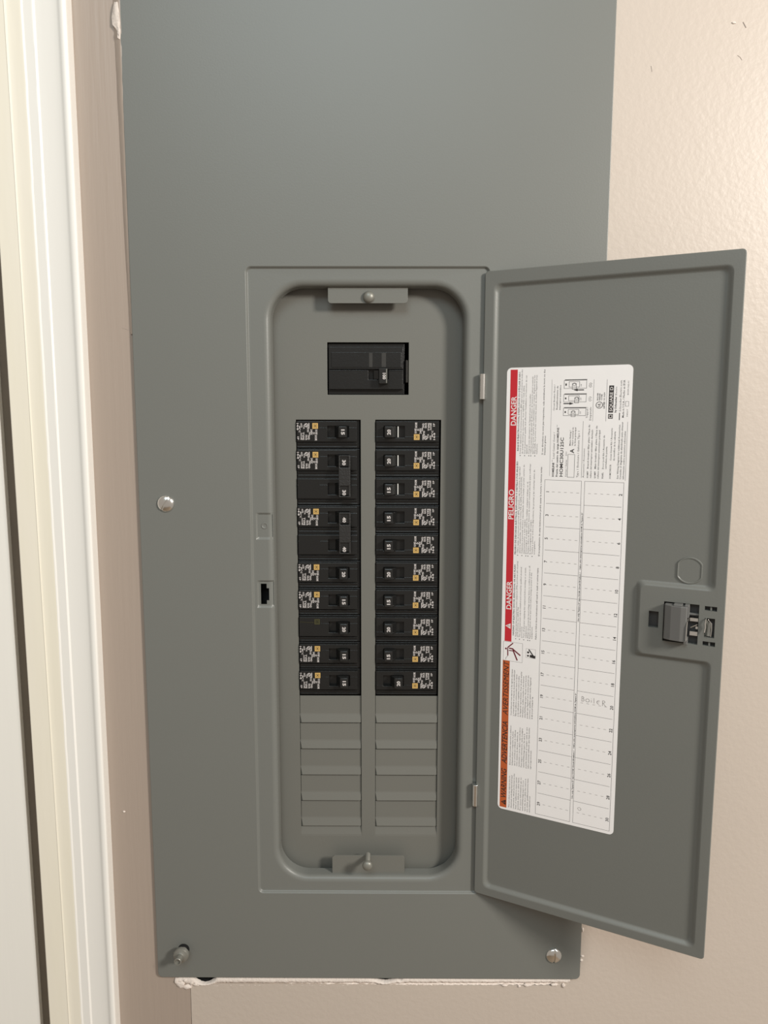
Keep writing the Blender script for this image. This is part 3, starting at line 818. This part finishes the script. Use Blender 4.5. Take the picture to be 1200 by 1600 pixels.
LP('handwriting', hw, 'pencil', OF + .03, 'pencilled word beside circuit 20')
hw = Page()
stroke(arc(1.7, 1.2, 1.5, 1.3, 170, -110, 10), 15.4, 70.9, 1, .28); stroke([(.3, 1.2), (1.2, .3)], 15.4, 70.9, 1, .28)
LP('handwriting', hw, 'pencil', OF + .03, 'faint pencil mark beside circuit 30')

# ================================================================== BREAKERS
FY, SY = 18.6, 22.6                    # face and shoulder depths
HD = 5.1                               # handle depth offset
_cache = {}
def cached(key, fn):
    if key not in _cache:
        _cache[key] = fn()
    return _cache[key]

def body_mesh(side, poles):
    b = MB()
    fx0, fx1 = (.9, 56.2) if side == 'R' else (.9, 54.0)
    wx = (7.4, 26.2) if side == 'R' else (27.9, 47.0)
    sx1 = 57.4 if side == 'R' else 56.4
    b.box(.3, sx1, SY, 50, -25.4 * poles + .35, -.35)
    for p in range(poles):
        z = -25.4 * p
        b.plate([fx0, wx[0], wx[1], fx1], [z - 19.2, z - 15.7, z - 5.4, z - 1.3], lambda x, q: wx[0] < x < wx[1] and z - 15.7 < q < z - 5.4, FY, SY - FY)
        # pressed seam line on the face and ribs on the shoulder
        zs_ = z - 14.9 if side == 'R' else z - 7.1
        for a, c in (((fx0, wx[0]), (wx[1], 34.0), (53.2, fx1)) if side == 'R' else ((fx0, 1.6), (20.6, wx[0]), (wx[1], fx1))):
            if c - a if isinstance(c, float) and isinstance(a, float) else True:
                b.box(a, c, FY - .35, FY + .3, zs_ - .28, zs_ + .28)
        b.box(fx0, fx1, SY - 1.3, SY + .3, z - 22.0, z - 20.6)
        b.box(fx0, fx1, SY - .8, SY + .3, z - 24.9, z - 23.6)
    return b.mesh('body', ['black'])

def handle_mesh(side, off=False, wide=False):
    b = MB()
    if side == 'R':
        pr = [(7.9, 16), (8.2, 7.4), (8.8, 6.6), (15.2, 6.6), (15.9, 7.2), (17.0, 10.4), (19.4, 14.6), (19.6, 17.5), (7.9, 17.5)]
        if off: pr = [(33.6 - x, y) for x, y in pr]
    else:
        e = 2.6 if wide else 0
        pr = [(46.4, 17.5), (45.6 + e * .4, 7.4), (45.0 + e, 6.6), (38.9, 6.6), (38.2, 7.2), (37.0, 10.4), (34.5, 14.6), (34.2, 17.5)]
    b.prism_z([(x, y + HD) for x, y in pr], -15.5, -5.7)
    return b.mesh('handle', ['black2'])

def num_mesh(txt, x, z, cw):
    p = Page(); p.text(0, 0, txt, 2.9, 4.7, bold=.035, res=2, align='C')
    if cw: p.map(lambda q: (x - 1.45 - q[1], 6.52 + HD, z - q[0]))
    else: p.map(lambda q: (x + 1.45 + q[1], 6.52 + HD, z + q[0]))
    return p

def print_page():
    p = Page()
    for s_, x, y, wd, h in (('SQUARE', 5.6, 2.2, 4.4, 1.7), ('D', 8.2, 4.6, 1.8, 1.9), ('HOM', 10.6, 2.9, 4.6, 2.0), ('240V', 5.4, 6.6, 5.0, 1.7), ('10kA', 7.8, 8.0, 3.0, 1.4), ('SWD', 10.6, 9.0, 4.2, 1.6), ('HACR', 10.4, 11.2, 4.6, 1.7),
                          ('TYPE', 8.0, 14.0, 6.9, 1.7), ('HOM', 8.8, 15.6, 5.8, 1.3), ('1P', 11.9, 18.4, 3.0, 1.5), ('LISTED', 3.6, 9.6, 4.6, 1.4), ('CU-AL', 1.6, 13.0, 3.6, 1.3), ('60/75', .1, 15.4, 3.8, 1.5), ('40\u00b0C', 2.4, 17.0, 5.8, 1.5), ('14-8', .1, 18.8, 6.2, 1.6)):
        p.text(x, y, s_, h, wd, bold=.03)
    p.disc(1.9, 10.4, 1.7, n=16, ri=1.1); p.line([(1.2, 11.1), (2.6, 9.7)], .5); p.line([(.2, 8.0), (4.6, 8.0)], .7)
    return p
def logo_page():
    p = Page()
    A = p.ring([(0, 0, 0), (5, 0, 0), (5, 5, 0), (0, 5, 0)]); B_ = p.ring([(1.1, 1.1, 0), (3.9, 1.1, 0), (3.9, 3.9, 0), (1.1, 3.9, 0)])
    p.bridge(A, B_)
    A = p.ring([(1.35, 1.35, 0), (3.65, 1.35, 0), (3.65, 3.65, 0), (1.35, 3.65, 0)]); B_ = p.ring([(1.9, 2.0, 0), (3.1, 2.0, 0), (3.1, 3.0, 0), (1.9, 3.0, 0)])
    p.bridge(A, B_)
    return p
def place_page(p, side):
    if side == 'R': return p.map(lambda q: (34.3 + q[1], FY - .42, -17.6 + q[0]))
    return p.map(lambda q: (19.8 - q[1], FY - .42, -2.9 - q[0]))

def breaker(side, row, amps, label, poles=1, off=False, faded=False, glint=False):
    ox = XR[0] if side == 'R' else XL[0]
    r = root('circuit_breaker', (ox, 0, -25.4 * row), label, 'circuit breaker', 'branch breakers in two columns')
    link('body', cached(('body', side, poles), lambda: body_mesh(side, poles)), r, .45)
    wide = poles == 2
    hm = cached(('handle', side, off, wide), lambda: handle_mesh(side, off, wide))
    for p in range(poles):
        h = link('handle', hm, r, .5)
        h.location.z = -.0254 * p
        hx = (21.4 if off else 12.2) if side == 'R' else (43.0 if wide else 42.2)
        hz = (-12.0 if p == 0 else -13.2) if poles == 2 else -10.7
        n = link('rating', cached(('num', amps, side, off, wide, hz), lambda: num_mesh(amps, hx, hz, side == 'L').mesh('rating', ['ink'], fix=False)), h)
    if glint:  # white strip stands in for light reflected off the handle barrel edge
        b = lambda: (lambda q: (q.box(19.9, 20.7, 18.2, 22.8, -15.3, -5.8), q.mesh('glint_strip', ['glint']))[1])(MB())
        link('glint_strip', cached('glint', b), r)
    if not faded:
        link('printed_text', cached(('print', side), lambda: place_page(print_page(), side).mesh('printed_text', ['ink'], fix=False)), r)
        link('logo', cached(('logo', side), lambda: place_page(logo_page(), side).mesh('logo', ['gold'], fix=False)), r)
    else:
        def fd():
            p = logo_page(); p.line([(3.2, 5.5), (3.0, 12), (2.6, 18)], .35); return place_page(p, side).mesh('logo', ['fadedgold'], fix=False)
        link('logo', fd(), r)
    if poles == 2:
        def tie():
            q = MB(); x0, x1 = 38.4, 48.6
            q.plate([x0, x0 + 1.0, x1 - 1.6, x1], [-42.6, -41.6, -32.6, -16.2, -6.6, -5.6], lambda x, z: x0 + 1 < x < x1 - 1.6 and (-41.6 < z < -32.6 or -16.2 < z < -6.6), 5.4 + HD, 5.5)
            q.box(x0, x1, 5.0 + HD, 10.5 + HD, -32.4, -16.4)
            return q.mesh('handle_tie', ['tie'])
        link('handle_tie', cached('tie', tie), r, .35)
    return r

S = 'single black breaker marked '
breaker('L', 0, '15', S + '15 at the top of the left column')
breaker('L', 1, '30', 'double black breaker with tied handles marked 30, upper of the tied pair', 2)
breaker('L', 3, '40', 'double black breaker with tied handles marked 40, lower of the tied pair', 2)
breaker('L', 5, '20', S + '20 directly below the tied 40 breaker')
breaker('L', 6, '15', S + '15 above the left breaker with no white print')
breaker('L', 7, '20', S + '20 in the left column with no white print on its face', faded=True)
breaker('L', 8, '15', S + '15 below the left breaker with no white print')
breaker('L', 9, '15', S + '15 at the bottom of the left column')
nth = ['at the top of the right column', 'second from the top in the right column', 'third from the top in the right column', 'fourth from the top in the right column', 'fifth from the top in the right column', 'fifth from the bottom in the right column', 'fourth from the bottom in the right column', 'third from the bottom in the right column', 'second from the bottom in the right column', 'at the bottom right with its handle switched to the right']
for i, a in enumerate(('20', '20', '15', '15', '15', '20', '15', '20', '15', '20')):
    breaker('R', i, a, S + a + ' ' + nth[i], off=(i == 9), glint=(i < 3))

# main breaker
MO = (-47.3, 0, 21.9)
mainb = root('main_breaker', MO, 'large black main breaker marked 100 above both columns', 'circuit breaker')
def MP(name, b, mats, bevel=None, parent=None, fix=True):
    return link(name, b.mesh(name, mats, MO, fix=fix), parent or mainb, bevel)
b = MB()
b.box(-46.8, 20.4, 23.4, 60, 22.4, 66.6)
b.plate([-45.9, 19.1], [44.0, 63.2], lambda x, z: False, 18.9, 4.6)
b.plate([-45.9, -11.2, 6.4, 19.1], [26.6, 35.0, 43.2], lambda x, z: -11.2 < x < 6.4 and z > 35, FY, 4.8)
b.box(-43.6, 17.8, 18.5, 19.4, 45.4, 58.6)
b.box(-45.9, -12, 18.3, 19.2, 42.6, 43.3); b.box(6.8, 18.8, 18.2, 19.2, 42.5, 43.3)
MP('body', b, ['black'], .45)
b = MB(); b.prism_z([(-2.4, 22), (-2.2, 12.2), (-1.6, 11.4), (5.2, 11.4), (5.8, 12.0), (6.0, 22)], 31.2, 44.2)
mh = MP('handle', b, ['black2'], .5)
b = MB(); b.box(4.3, 5.0, 11.3, 12, 31.8, 43.8); MP('handle_ridge', b, ['dullzinc'], parent=mh)
b = MB(); b.prism_z([(-7.4, 23), (-6.6, 19.3), (-5.0, 18.5), (-2.4, 17), (-2.4, 23)], 35.3, 42.9); MP('handle_barrel', b, ['black2'], .3, mh)
p = Page(); p.text(0, 0, '100', 2.6, 5.4, bold=.03, res=2, align='C'); p.map(lambda q: (2.6 - 1.2 - q[1], 11.33, 37.6 - q[0]))
MP('rating', p, ['ink'], parent=mh, fix=False)
for x0, x1 in ((-10.6, -7.6), (.4, 4.2)):
    b = MB(); b.box(x0, x1, 18.4, 18.6, 45.8, 58.0); MP('worn_strip', b, ['worn'])
b = MB()
b.prism_z([(20.9, 24), (21.2, 20.4), (22.6, 19.2), (23.4, 20.2), (23.4, 24)], 32.4, 52.0)
MP('side_clip', b, ['worn'], .6)
